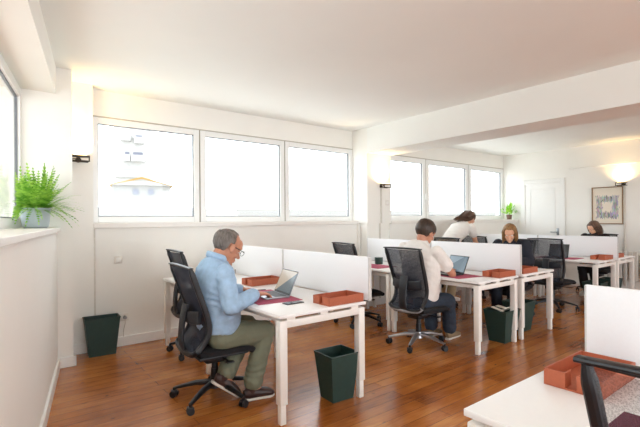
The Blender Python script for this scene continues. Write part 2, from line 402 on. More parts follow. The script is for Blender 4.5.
# gabled house seen through the first window, straight out from the window wall
def wpt(px, y): return wx(px, y)
def zz(px, y): r = (px-320)/425; a = (y-CAMY)*(.6136+.7896*r)/(.7896-.6136*r); return .6136*a+.7896*(y-CAMY)
def hz(px, py, y): return CAMZ+(219.9+.0065*(320-px)-py)*zz(px, y)/425
Yh = 42; k = zz(142, Yh)/425
house('gabled_house', 'pale house with an ochre edged gable and two small windows, outside the first window', wpt(142, Yh), Yh, 54*k, 9, hz(142, 184.5, Yh), 7.5*k, R(-15),
      ((-4.5*k-.1, hz(142, 194.5, Yh), 5.5*k, 5.5*k), (8.5*k, hz(142, 194.5, Yh), 5.5*k, 5.5*k)))
Yb = 66; k = zz(133, Yb)/425
house('apartment_block', 'washed out apartment block with grey balconies rising behind the gabled house', wpt(133, Yb), Yb, 34*k, 8, hz(133, 124, Yb), 0, R(-15),
      ((-4*k, hz(133, 176, Yb), 16*k, 5*k), (5*k, hz(133, 160, Yb), 9*k, 8*k), (-5*k, hz(133, 160, Yb), 4*k, 8*k), (6*k, hz(133, 142, Yb), 6*k, 7*k), (-6*k, hz(133, 140, Yb), 6*k, 6*k)), balc=True)
b = bmesh.new(); bb(b, -30, 60, 20, 20.3, -3.2, 2.15); tag(obj('yard_wall', b, M['ext'], None, False), 'long pale boundary wall outside, low across all the windows', 'wall')
def crown(name, label, x, y, z, r, n, seed):
    rg = random.Random(seed); t = thing(name, label, 'tree', (x, y, -3.2))
    bm = bmesh.new(); cone(bm, (0, 0, 0), (0, 0, z+3.2), .2, .1); obj('trunk', bm, M['wood'], t)
    bm = bmesh.new()
    for i in range(n):
        u = Vector((rg.gauss(0, 1), rg.gauss(0, 1), rg.gauss(0, 1))).normalized()*r*rg.random()**.35
        p = Vector((0, 0, z+3.2))+u; a = Vector((rg.gauss(0, 1), rg.gauss(0, 1), rg.gauss(0, 1))).normalized()*.14; c = a.orthogonal().normalized()*.07
        bm.faces.new([bm.verts.new(q) for q in (p-a, p+c, p+a, p-c)])
    obj('foliage', bm, M['extf'], t, False)
lo = Vector((LA[0], LA[1], 0))+LD*1.5-LN*7
crown('garden_tree', 'pale leafy tree outside the window at the far left', lo.x, lo.y, 1.8, 1.8, 1600, 3)


# ------------------------------------------------------------------ furniture: desks and screens
DW, DL = .80, 1.215
def make_desk():
    t = thing('desk', 'x', 'desk')
    b = bmesh.new(); bb(b, 0, DW, 0, DL, .725, .75, .004); obj('tabletop', b, M['white'], t)
    b = bmesh.new()
    for y in (.012, DL-.052): bb(b, .065, DW-.065, y, y+.04, .655, .705, .004)
    for x in (.10, DW-.14): bb(b, x, x+.04, .05, DL-.05, .66, .70)
    obj('frame', b, M['leg'], t)
    for y in (.018, DL-.05):
        for x in (.07, .36, .66): b = bmesh.new(); bb(b, x, x+.07, y, y+.03, .7045, .7252); obj('spacer', b, M['leg'], t)
    for x in (.008, DW-.068):
        for y in (.008, DL-.068):
            b = bmesh.new(); bb(b, x, x+.06, y, y+.06, .135, .706, .005)
            l = obj('leg', b, M['leg'], t)
            f = bmesh.new(); bb(f, x+.008, x+.052, y+.008, y+.052, 0, .14, .006); obj('foot', f, M['leg'], l)
    return t
def make_screen():
    t = thing('desk_screen', 'x', 'screen')
    b = bmesh.new(); bb(b, -.014, .014, .003, DL+.02, .7515, 1.095, .004); obj('panel', b, M['screen'], t)
    for y in (.004, DL+.014): b = bmesh.new(); bb(b, -.0155, .0155, y-.003, y+.003, .7515, 1.093); obj('edge_strip', b, M['edge'], t)
    for y in (.16, DL-.16):
        b = bmesh.new(); bb(b, -.036, -.014, y-.02, y+.02, .7515, .757, .002); bb(b, -.022, -.014, y-.006, y+.006, .757, .80, .002); obj('clamp', b, M['grey'], t)
    return t
desk0 = make_desk(); scr0 = make_screen(); used = {'d': False, 's': False}
def place(key, proto, loc, rz, label, group):
    if not used[key]: used[key] = True; o = proto; o.location = loc; o.rotation_euler = (0, 0, rz); o['label'] = label; o['group'] = group; return o
    return dup(proto, loc, rz, label, group)
YE = -2.70
G = 'white bench desks'; GS = 'white desk screens'
def desk(x, y, label): return place('d', desk0, (x, y, 0), 0, label, G)
def screen(x, y, label): return place('s', scr0, (x, y, 0), 0, label, GS)
X1, X2L, X2R, X3L, X3R, X4 = .40, 2.775, 3.66, 5.85, 6.70, .135
desk(X1, YE, 'white desk with laptop, phone and tray where the man in the blue shirt sits')
desk(X1, YE+DL+.005, 'white desk under the first window, beyond the man in the blue shirt')
desk(X2L, YE, 'white desk where the man in the white t-shirt works on a laptop')
desk(X2L, YE+DL+.005, 'white desk with the green cup, beyond the man in the white t-shirt')
desk(X2R, YE, 'white desk where the blonde woman in dark clothes sits')
desk(X2R, YE+DL+.005, 'white desk by the window beyond the blonde woman, mostly behind a screen')
desk(X3L, YE, 'white desk holding the dark laptop, in front of the empty black chair')
desk(X3L, YE+DL+.005, 'white desk by the far windows where the woman in white bends over')
desk(X3R, YE, 'white desk beside the radiator where the far brunette woman sits')
desk(X3R, YE+DL+.005, 'white desk in the far corner near the door, behind a screen')
desk(X4, -4.27-DL, 'white desk cut off at the bottom right corner of the picture')
screen(X1+DW+.035, YE-.01, 'white screen along the desk of the man in the blue shirt, near panel')
screen(X1+DW+.035, YE+DL+.015, 'white screen panel behind the head of the man in the blue shirt')
screen((X2L+DW+X2R)/2, YE-.01, 'white screen panel in front of the blonde woman in dark clothes')
screen((X2L+DW+X2R)/2, YE+DL+.015, 'white screen panel beyond the man in the white t-shirt, nearer the window')
screen((X3L+DW+X3R)/2, YE-.01, 'white screen panel in front of the far brunette woman')
screen((X3L+DW+X3R)/2, YE+DL+.015, 'white screen panel behind the blonde woman, near the far windows')
s4 = screen(X4+DW+.03, -4.36-DL, 'large looking white screen at the right edge behind the nearest chair')

# ------------------------------------------------------------------ office chair, faces +x
PROF = [(-.262, 1.065), (-.235, .99), (-.212, .92), (-.183, .84), (-.155, .76), (-.132, .68), (-.122, .62), (-.135, .55), (-.178, .485), (-.225, .445)]
def prof(z):
    for (x0, z0), (x1, z1) in zip(PROF, PROF[1:]):
        if z1 <= z <= z0: return x0+(x1-x0)*(z0-z)/(z0-z1)
    return PROF[0][0] if z > 1.06 else PROF[-1][0]
def halfw(z): return .205+.032*max(0, min(1, (z-.45)/.6))
def make_chair(base_m, net, bottom_m):
    t = thing('office_chair', 'x', 'chair')
    b = bmesh.new()                                       # seat cushion
    pts = [(-.20, 0, .425), (-.15, 0, .428), (0, 0, .422), (.13, 0, .424), (.20, 0, .412), (.235, 0, .39)]
    sweep(b, smooth_pts(pts, 4), [.40]+[.46]*3+[.49]*12+[.48]*4+[.42], [.045]+[.062]*3+[.068]*12+[.06]*4+[.03], up=(0, 0, 1), seg=28, sq=4)
    obj('seat', b, M['fab'], t)
    b = bmesh.new(); bb(b, -.19, .2, -.2, .2, .372, .395, .008); bb(b, -.10, .12, -.085, .085, .30, .378, .02); obj('seat_mechanism', b, M['black'], t)
    b = bmesh.new(); cone(b, (.02, -.08, .345), (.02, -.25, .35), .007, .007); bb(b, -.01, .05, -.275, -.235, .345, .357, .004); obj('lever', b, M['black'], t)
    # back frame loop
    side = [(x, z) for x, z in PROF]
    P = []
    for (x, z) in side: P.append((x, halfw(z), z))
    for k in (-.12, 0, .12): P.append((-.235, -k, .425))
    for (x, z) in side[::-1]: P.append((x, -halfw(z), z))
    P += [(-.266, -.228, 1.078), (-.272, -.15, 1.079), (-.276, 0, 1.080), (-.272, .15, 1.079), (-.266, .228, 1.078)]
    SP = smooth_pts(P, 4, True); b = bmesh.new()
    cen = [Vector((prof(p.z)-.0, 0, p.z)) for p in SP]
    tp = [max(0, min(1, (p.z-1.03)/.045)) for p in SP]; sweep(b, SP, [.030-.014*q for q in tp], [.044-.018*q for q in tp], up=(-.97, 0, .2), seg=10, closed=True, sq=3)
    bf = obj('back_frame', b, M['black'], t)
    b = bmesh.new(); tb = smooth_pts([(-.266, -.256, 1.080), (-.274, -.13, 1.086), (-.278, 0, 1.088), (-.274, .13, 1.086), (-.266, .256, 1.080)], 4)
    sweep(b, tb, .034, .014, up=(0, 0, 1), seg=12, sq=3); obj('top_rail', b, M['black'], bf)
    # net
    b = bmesh.new(); rows = []
    for i in range(19):
        z = .445+i*(1.07-.445)/18; w = halfw(z); x = prof(z); r = []
        for k in range(13):
            s = -1+2*k/12; r.append(b.verts.new((x-.006-.02*(1-s*s), s*w, z)))
        rows.append(r)
    for a, c in zip(rows, rows[1:]):
        for k in range(12): b.faces.new((a[k], a[k+1], c[k+1], c[k]))
    obj('mesh_backrest', b, net, t)
    # lumbar support behind the net and the strut to the seat
    b = bmesh.new()
    sweep(b, smooth_pts([(-.185, -.19, .70), (-.215, -.10, .69), (-.222, 0, .69), (-.215, .10, .69), (-.185, .19, .70)], 4), .028, .10, up=(0, 0, 1), seg=12, sq=3)
    obj('lumbar_support', b, M['pad'], t)
    b = bmesh.new()
    sweep(b, smooth_pts([(-.225, 0, .78), (-.245, 0, .70), (-.258, 0, .60), (-.262, 0, .50), (-.235, 0, .42), (-.17, 0, .375), (-.08, 0, .36), (0, 0, .358)], 4), .10, .032, up=(-1, 0, 0), seg=12, sq=3)
    obj('back_support', b, M['pad'], t)
    b = bmesh.new(); sweep(b, smooth_pts([(-.215, -.222, .46), (-.232, -.17, .425), (-.242, 0, .412), (-.232, .17, .425), (-.215, .222, .46)], 5), .036, .036, up=(0, 0, 1), seg=12, sq=3); obj('bottom_rail', b, bottom_m, t)
    b = bmesh.new(); cone(b, (0, 0, .20), (0, 0, .32), .027, .022); cone(b, (0, 0, .09), (0, 0, .24), .034, .03); obj('gas_column', b, M['black'], t)
    b = bmesh.new(); cone(b, (0, 0, .085), (0, 0, .15), .05, .04, 24); hub = obj('base_hub', b, base_m, t)
    for k in range(5):
        a = R(72*k+BASEROT); u = Vector((math.cos(a), math.sin(a), 0)); b = bmesh.new()
        sweep(b, [u*.03+Vector((0, 0, .125)), u*.15+Vector((0, 0, .118)), u*.26+Vector((0, 0, .092)), u*.325+Vector((0, 0, .075))], [.056, .048, .038, .03], [.042, .036, .026, .02], seg=12, sq=3)
        l = obj('leg', b, base_m, t)
        b = bmesh.new(); c = u*.322; s = Vector((-u.y, u.x, 0)); fw = Vector((math.cos(a*3+1), math.sin(a*3+1), 0)); sd = Vector((-fw.y, fw.x, 0))
        for q in (-1, 1): cone(b, c+Vector((0, 0, .029))+sd*q*.008, c+Vector((0, 0, .029))+sd*q*.026, .029, .027, 20)
        cone(b, c+Vector((0, 0, .03)), c+Vector((0, 0, .08)), .011, .011); box(b, c+Vector((0, 0, .048)), (.045, .05, .022), .008)
        obj('caster', b, M['black'], l)
    return t
BASEROT = 1
GC = 'mesh backed office chairs'
chair_black = make_chair(M['black'], M['net'], M['black'])
chair_black.location = (.25, -1.95, 0); chair_black.rotation_euler = (0, 0, R(-3)); chair_black['label'] = 'black mesh office chair the man in the blue shirt sits on'; chair_black['group'] = GC
BASEROT = 59
chair_alu = make_chair(M['alu'], M['net'], M['grey'])
chair_alu.location = (2.615, -2.06, 0); chair_alu['label'] = 'mesh office chair with silver five star base under the man in the white t-shirt'; chair_alu['group'] = GC
for (x, y, rz, lb) in (
    (.64, -.74, -3, 'empty black mesh chair just behind the blue shirt man\'s chair'),
    (2.80, -.92, -8, 'empty black mesh chair seen over the near white screen, below the lamp column'),
    (4.74, -1.98, 180, 'black office chair the blonde woman sits on, mostly hidden'),
    (4.47, -.90, 176, 'empty black chair, left one of two whose tops show below the bending woman'),
    (5.74, -2.13, 0, 'empty black mesh chair standing before the dark laptop, right of the blonde woman'),
    (5.88, -.84, 0, 'empty black chair, right one of two whose tops show below the bending woman'),
    (7.88, -2.0, 180, 'black office chair the far brunette woman sits on, in front of the radiator'),
): dup(chair_black, (x, y, 0), R(rz), lb, GC)
chair_black.scale = (1, 1, .972); chair_black.location.x = .27
fc = dup(chair_black, (.165, -4.97, 0), R(0), 'nearest black mesh chair, its back cut off at the bottom right corner', GC)
fc.scale = (1, 1, 1)
for ch in fc.children:
    if ch.name.startswith('mesh_backrest'):
        ch.data = ch.data.copy(); ch.data.materials[0] = M['netl']

# ------------------------------------------------------------------ waste bins
def make_bin(tx, ty, bx, by, h):
    t = thing('waste_bin', 'x', 'waste bin'); b = bmesh.new()
    def ring(sx, sy, z): return [b.verts.new((sx*i/2, sy*j/2, z)) for i, j in ((-1, -1), (1, -1), (1, 1), (-1, 1))]
    w = .006; a = ring(bx, by, 0); c = ring(tx, ty, h); d = ring(tx-2*w, ty-2*w, h); e = ring(bx-2*w, by-2*w, .012)
    for p, q in ((a, c), (c, d), (d, e)):
        for k in range(4): b.faces.new((p[k], p[(k+1) % 4], q[(k+1) % 4], q[k]))
    b.faces.new(a[::-1]); b.faces.new(e)
    obj('body', b, M['bin'], t, False)
    b = bmesh.new()
    for (x, y, sx, sy) in ((0, ty/2, tx+.006, .008), (0, -ty/2, tx+.006, .008), (tx/2, 0, .008, ty+.006), (-tx/2, 0, .008, ty+.006)): box(b, (x, y, h), (sx, sy, .012), .002)
    obj('rim', b, M['bin'], t)
    return t
GB = 'dark green waste bins'
bin0 = make_bin(.27, .235, .195, .165, .355)
bin0.location = (1.02, -2.55, 0); bin0.rotation_euler = (0, 0, R(-3)); bin0['label'] = 'dark green waste bin under the near desk end, right in the foreground'; bin0['group'] = GB
for (x, y, rz, lb) in ((3.50, -2.54, 0, 'dark green waste bin under the white t-shirt man\'s desk, the fuller one of two'),
                       (4.12, -2.42, 0, 'dark green waste bin half hidden behind the paired desk legs'),
                       (6.62, -2.40, 0, 'dark green bin under the far desk group, left of the middle legs'),
                       (7.22, -2.42, 0, 'dark green bin under the far desk group, next to the radiator')):
    o = dup(bin0, (x, y, 0), R(rz), lb, GB); o.scale = (1.18, 1.15, 1.0)
b2 = make_bin(.33, .19, .25, .14, .385); b2.location = (-.205, -.185, 0); b2.rotation_euler = (0, 0, R(-4)); b2['label'] = 'wide dark green waste bin standing alone against the pillar at left'; b2['group'] = GB
b = bmesh.new()
for (x, y, z, r) in ((-.05, .02, .37, .3), (.03, -.03, .365, -.5), (.07, .03, .372, .2)): box(b, (x, y, z-.01), (.10, .13, .012), .004, rot=(r, .4*r, r))
bp_ = tag(obj('waste_paper', b, M['paper']), 'crumpled pale paper on top in the fuller green bin', 'paper'); bp_.location = (3.50, -2.54, 0)

# ------------------------------------------------------------------ letter trays
def make_tray():
    t = thing('letter_tray', 'x', 'tray'); b = bmesh.new(); L, Wd, h, w = .345, .20, .062, .006
    bb(b, 0, L, 0, Wd, 0, w); bb(b, 0, L, 0, w, w*.5, h); bb(b, 0, L, Wd-w, Wd, w*.5, h); bb(b, L-w, L, w, Wd-w, w*.5, h)
    bb(b, 0, w, w, Wd*.42, w*.5, h); bb(b, 0, w, Wd*.62, Wd-w, w*.5, h)
    obj('tray', b, M['tray'], t, False)
    b = bmesh.new(); bb(b, w, w+.05, Wd*.42-.004, Wd*.42, w, h); bb(b, w, w+.05, Wd*.62, Wd*.62+.004, w, h); obj('divider', b, M['tray'], t, False)
    return t
tray0 = make_tray(); GT = 'terracotta letter trays'; TZ = .7505
tray0.location = (.843, -2.683, TZ); tray0['label'] = 'terracotta letter tray at the near end of the blue shirt man\'s desk'; tray0['group'] = GT
for (x, y, rz, lb) in ((.865, -1.465, 0, 'terracotta letter tray behind the silver laptop, against the screen'),
                       (3.195, -2.685, 0, 'terracotta letter tray on the near corner of the white t-shirt man\'s desk'),
                       (3.725, -2.68, 0, 'terracotta letter tray just right of the blonde woman\'s screen end'),
                       (6.235, -2.67, 0, 'terracotta letter tray left of the screen end on the far desk'),
                       (6.75, -2.66, 0, 'small looking terracotta tray beside the radiator, right of the far screen'),
                       (.565, -4.54, 0, 'orange letter tray on the nearest desk behind the chair post')):
    dup(tray0, (x, y, TZ), R(rz), lb, GT)

# ------------------------------------------------------------------ desk mats
def felt(x0, x1, y0, y1, m, label, rz=0):
    b = bmesh.new(); bb(b, -(x1-x0)/2, (x1-x0)/2, -(y1-y0)/2, (y1-y0)/2, 0, .004, .0015)
    o = tag(obj('desk_mat', b, m), label, 'desk mat', 'felt desk mats'); o.location = ((x0+x1)/2, (y0+y1)/2, .7502); o.rotation_euler = (0, 0, R(rz))
felt(.50, .88, -2.32, -1.72, M['mat'], 'burgundy felt mat under the silver laptop', -6)
felt(2.86, 3.24, -2.47, -1.85, M['mat'], 'burgundy felt mat under the white t-shirt man\'s laptop', -8)
felt(2.84, 3.22, -1.22, -.62, M['mat'], 'burgundy felt mat near the green cup')
felt(5.96, 6.34, -2.35, -1.75, M['mat'], 'burgundy felt mat under the dark laptop')
felt(.14, .52, -5.25, -4.617, M['matd'], 'plum felt mat on the nearest desk, seen through the chair mesh')

# ------------------------------------------------------------------ laptops: user at -x, hinge at origin
def disp_mat(name, c1, c2, k, off, es):
    m = bpy.data.materials.new(name); m.use_nodes = True; nt = m.node_tree; N = nt.nodes; L = nt.links; p = N['Principled BSDF']
    tc = N.new('ShaderNodeTexCoord'); sx = N.new('ShaderNodeSeparateXYZ'); L.new(tc.outputs['Generated'], sx.inputs[0])
    ma = N.new('ShaderNodeMath'); ma.operation = 'MULTIPLY_ADD'; ma.inputs[1].default_value = k; L.new(sx.outputs['Y'], ma.inputs[0]); L.new(sx.outputs['Z'], ma.inputs[2])
    gt = N.new('ShaderNodeMath'); gt.operation = 'GREATER_THAN'; gt.inputs[1].default_value = off; L.new(ma.outputs[0], gt.inputs[0])
    mx = N.new('ShaderNodeMix'); mx.data_type = 'RGBA'; mx.inputs['A'].default_value = lin(c1); mx.inputs['B'].default_value = lin(c2); L.new(gt.outputs[0], mx.inputs['Factor'])
    p.inputs['Base Color'].default_value = (.02, .02, .02, 1); p.inputs['Roughness'].default_value = .15
    L.new(mx.outputs['Result'], p.inputs['Emission Color']); p.inputs['Emission Strength'].default_value = es
    return m
M['disp1'] = disp_mat('display_cream_and_slate', '#6f7f86', '#e2cdb4', 1.0, .95, .52)  # diagonal split paints a reflection across the display
M['disp2'] = disp_mat('display_blue_grey', '#5f7684', '#8499a6', 1.0, 1.2, .7)
M['disp3'] = disp_mat('display_dark', '#202328', '#26292e', 1.0, 1.0, .4)
M['disp4'] = disp_mat('display_blue', '#7fa4cf', '#a8c4e4', 1.0, 1.0, .9)
def laptop(label, loc, rz, body, disp, tilt=24, w=.31, d=.215):
    t = thing('laptop', label, 'laptop', loc, R(rz), 'open laptops')
    b = bmesh.new(); bb(b, -d, 0, -w/2, w/2, 0, .014, .004); bs = obj('base', b, body, t)
    b = bmesh.new(); bb(b, -d*.56, -d*.08, -w*.44, w*.44, .0138, .0155); obj('keyboard', b, M['keys'], bs)
    b = bmesh.new(); bb(b, -d*.92, -d*.62, -w*.16, w*.16, .0138, .0146); obj('touchpad', b, M['grey'], bs)
    b = bmesh.new(); bb(b, -.004, .003, -w/2, w/2, 0, .212, .003); l = obj('lid', b, body, t); l.location = (0, 0, .012); l.rotation_euler = (0, R(tilt), 0)
    b = bmesh.new(); bb(b, -.0046, -.0041, -w/2+.003, w/2-.003, .003, .209); obj('bezel', b, M['keys'], l, False)
    b = bmesh.new(); bb(b, -.0054, -.0047, -w/2+.009, w/2-.009, .016, .203); obj('display', b, disp, l, False)
    b = bmesh.new(); cone(b, (0, -w*.42, .012), (0, w*.42, .012), .008, .008); obj('hinge', b, M['black'], t)
    return t
laptop('open silver laptop with cream and grey screen, on the nearest occupied desk', (.835, -2.05, .7545), -8, M['lapt'], M['disp1'])
laptop('open dark laptop with blue grey screen, used by the white t-shirt man', (3.14, -2.16, .7545), -14, M['lapd'], M['disp2'])
laptop('open dark laptop with an unlit screen, beyond the empty black chair', (6.16, -2.03, .7545), -4, M['lapd'], M['disp3'], 14)
laptop('small laptop with a bright blue screen beyond the right hand chair top', (6.25, -.92, .7505), -10, M['lapd'], M['disp4'])

t = thing('smartphone', 'black smartphone lying beside the silver laptop', 'phone', (.715, -2.40, .7505), R(0))
b = bmesh.new(); bb(b, -.078, .078, -.037, .037, 0, .008, .003); obj('body', b, M['lapd'], t); b = bmesh.new(); bb(b, -.072, .072, -.032, .032, .0078, .0086); obj('phone_screen', b, M['disp3'], t)
b = bmesh.new(); cone(b, (0, 0, 0), (0, 0, .006), .05, .055, 28); cone(b, (0, 0, .006), (0, 0, .095), .056, .06, 28, False); cone(b, (0, 0, .095), (0, 0, .014), .056, .052, 28, True)
tag(obj('cup', b, M['cuphard']), 'dark green round pot on the desk beyond the near white screen', 'cup').location = (3.29, -.80, .7505)
# pens
b = bmesh.new(); cone(b, (.74, -1.7, .757), (.86, -1.74, .757), .004, .004); tag(obj('pen', b, M['cable']), 'dark pen lying behind the silver laptop', 'pen')

# ------------------------------------------------------------------ wall lamps, sockets, conduits
def wall_lamp(label, loc, rz, power):
    t = thing('wall_lamp', label, 'lamp', loc, rz, 'bronze wall uplights')     # local: wall at y=0, room towards -y
    b = bmesh.new()
    bb(b, -.085, .085, -.16, -.06, .018, .034, .003); bb(b, -.085, .085, -.16, -.145, -.03, -.018, .003); bb(b, -.085, -.073, -.16, -.148, -.03, .034, .002); bb(b, .073, .085, -.16, -.148, -.03, .034, .002)
    bb(b, -.085, .085, -.075, -.06, -.03, -.018, .003)
    obj('shade', b, M['brass'], t)
    b = bmesh.new(); bb(b, -.06, .06, -.14, -.08, .034, .044, .003); obj('bulb', b, M['bulb'], t)
    b = bmesh.new(); cone(b, (0, 0, 0), (0, -.08, .01), .008, .008); cone(b, (0, .0, 0), (0, -.012, 0), .028, .028, 20); obj('bracket', b, M['brass'], t)
    l = bpy.data.lights.new('lamp_light', 'AREA'); l.shape = 'RECTANGLE'; l.size = .12; l.size_y = .05; l.energy = power; l.color = (1, .66, .28)
    o = bpy.data.objects.new('lamp_light', l); C.objects.link(o); o.parent = t; o.location = (0, -.11, .05); o.rotation_euler = (R(158), 0, 0); l.spread = R(130)
    return t
wall_lamp('lit bronze wall lamp on the pillar at the left, above the fern', (-.39, -.03, 2.035), 0, 6)
wall_lamp('lit bronze wall lamp on the column between the two rows of windows', (3.93, -.23, 1.93), 0, 4.5)
wall_lamp('lit bronze wall lamp on the right wall above the framed picture', (XR, -2.27, 2.03), R(-90), 4)
b = bmesh.new(); sweep(b, smooth_pts([(-.375, -.045, 2.04), (-.43, -.05, 2.045), (-.485, -.045, 2.025)], 5), .01, .01); tag(obj('lamp_cable', b, M['cable']), 'short dark cable running left from the pillar lamp', 'cable')
def conduit(n, x0, x1, y0, y1, z0, z1, m='cablew'):
    b = bmesh.new(); bb(b, x0, x1, y0, y1, z0, z1, .002); struct('trim_%d' % n, b, M[m])
conduit(4, 3.915, 3.945, -.245, -.23, 1.33, 1.92); conduit(5, 3.915, 3.945, -.21, -.195, .105, 1.33)
conduit(6, XR-.02, XR, -2.275, -2.305, .1, 2.0); conduit(7, PX0+.0, PX0+.02, -.015, 0, .105, 1.31)
conduit(8, 3.60, 3.63, -.06, 0, .105, 1.315, 'sill')
def plate(name, label, cat, x, y, z, n=1, hole=False, group=None):
    t = thing(name, label, cat, (x, y, z), 0, group)
    b = bmesh.new(); bb(b, -.041*n, .041*n, -.01, 0, -.041, .041, .004); obj('plate', b, M['plug'], t)
    b = bmesh.new()
    if hole: cone(b, (0, -.012, 0), (0, -.009, 0), .02, .02, 20); obj('socket_well', b, M['grey'], t)
    else: bb(b, -.026, .026, -.014, -.009, -.026, .026, .003); obj('rocker', b, M['door'], t)
    return t
plate('light_switch', 'square white switch plate on the wall below the first window', 'switch', -.0, 0, .96)
plate('wall_socket', 'left white wall socket low beside the lone green bin', 'socket', -.022, 0, .315, 1, True, 'wall sockets')
plate('wall_socket', 'right white wall socket with a grey plug and hanging cable', 'socket', .062, 0, .315, 1, True, 'wall sockets')
t = thing('plug', 'grey plug with a pale cable in the right low socket', 'plug', (.062, -.01, .315)); b = bmesh.new(); cone(b, (0, 0, 0), (0, -.035, 0), .02, .016, 18); obj('plug_body', b, M['grey'], t)
b = bmesh.new(); sweep(b, smooth_pts([(0, -.03, -.01), (-.005, -.04, -.06), (-.02, -.03, -.14), (-.02, -.03, -.21)], 5), .007, .007); obj('cable', b, M['cablew'], t)
plate('light_switch', 'beige switch with a dark side on the lamp column', 'switch', 4.075, -.23, 1.665)
t = thing('framed_picture', 'framed picture of a ring of colourful strokes on the right wall', 'picture', (XR, -2.005, 1.635), R(-90))
b = bmesh.new()
for q in ((-.265, .265, .345, .362), (-.265, .265, -.362, -.345), (-.265, -.25, -.345, .345), (.25, .265, -.345, .345)): bb(b, q[0], q[1], -.03, 0, q[2], q[3], .002)
obj('picture_frame', b, M['wood'], t)
def art():
    m = bpy.data.materials.new('ring_of_strokes'); m.use_nodes = True; nt = m.node_tree; N = nt.nodes; L = nt.links; p = N['Principled BSDF']; p.inputs['Roughness'].default_value = .4
    tc = N.new('ShaderNodeTexCoord'); sx = N.new('ShaderNodeSeparateXYZ'); L.new(tc.outputs['Object'], sx.inputs[0])
    def M_(op, a, b_=None, c=None):
        n = N.new('ShaderNodeMath'); n.operation = op
        for i, v in enumerate((a, b_, c)):
            if v is None: continue
            if isinstance(v, (int, float)): n.inputs[i].default_value = v
            else: L.new(v, n.inputs[i])
        return n.outputs[0]
    ax = M_('ABSOLUTE', sx.outputs['X']); az = M_('ABSOLUTE', M_('ADD', sx.outputs['Z'], .03))
    nz = N.new('ShaderNodeTexNoise'); mp = N.new('ShaderNodeMapping'); mp.inputs['Scale'].default_value = (60, 1, 14); L.new(tc.outputs['Object'], mp.inputs[0]); L.new(mp.outputs[0], nz.inputs['Vector']); nz.inputs['Scale'].default_value = 1
    dist = M_('MAXIMUM', ax, M_('MULTIPLY', az, .85)); dn = M_('ADD', dist, M_('MULTIPLY', M_('SUBTRACT', nz.outputs['Fac'], .5), .14))
    ring = M_('MULTIPLY', M_('GREATER_THAN', dn, .085), M_('LESS_THAN', dn, .185))
    v = N.new('ShaderNodeTexVoronoi'); v.inputs['Scale'].default_value = 1; L.new(mp.outputs[0], v.inputs['Vector'])
    hs = N.new('ShaderNodeHueSaturation'); hs.inputs['Saturation'].default_value = .4; hs.inputs['Value'].default_value = .6; L.new(v.outputs['Color'], hs.inputs['Color'])
    mx = N.new('ShaderNodeMix'); mx.data_type = 'RGBA'; L.new(ring, mx.inputs['Factor']); mx.inputs['A'].default_value = lin('#e6dccb'); L.new(hs.outputs[0], mx.inputs['B'])
    L.new(mx.outputs['Result'], p.inputs['Base Color']); return m
b = bmesh.new(); bb(b, -.25, .25, -.012, -.004, -.345, .345); obj('print', b, art(), t, False)
# radiator
t = thing('radiator', 'white column radiator on the right wall below the picture', 'radiator', (XR-.03, -1.95, .2), R(-90))
for k in range(15):
    b = bmesh.new()
    for z0, z1 in ((.02, .56),): bb(b, .085*k+.012, .085*k+.066, -.10, -.06, z0, z1, .01); bb(b, .085*k+.028, .085*k+.050, -.07, -.03, z0+.02, z1-.02, .008)
    obj('section', b, M['rad'], t)
b = bmesh.new(); cone(b, (0, -.06, .07), (15*.085, -.06, .07), .02, .02); cone(b, (0, -.06, .5), (15*.085, -.06, .5), .02, .02); cone(b, (.03, -.06, -.2), (.03, -.06, .07), .011, .011); obj('pipe', b, M['rad'], t)

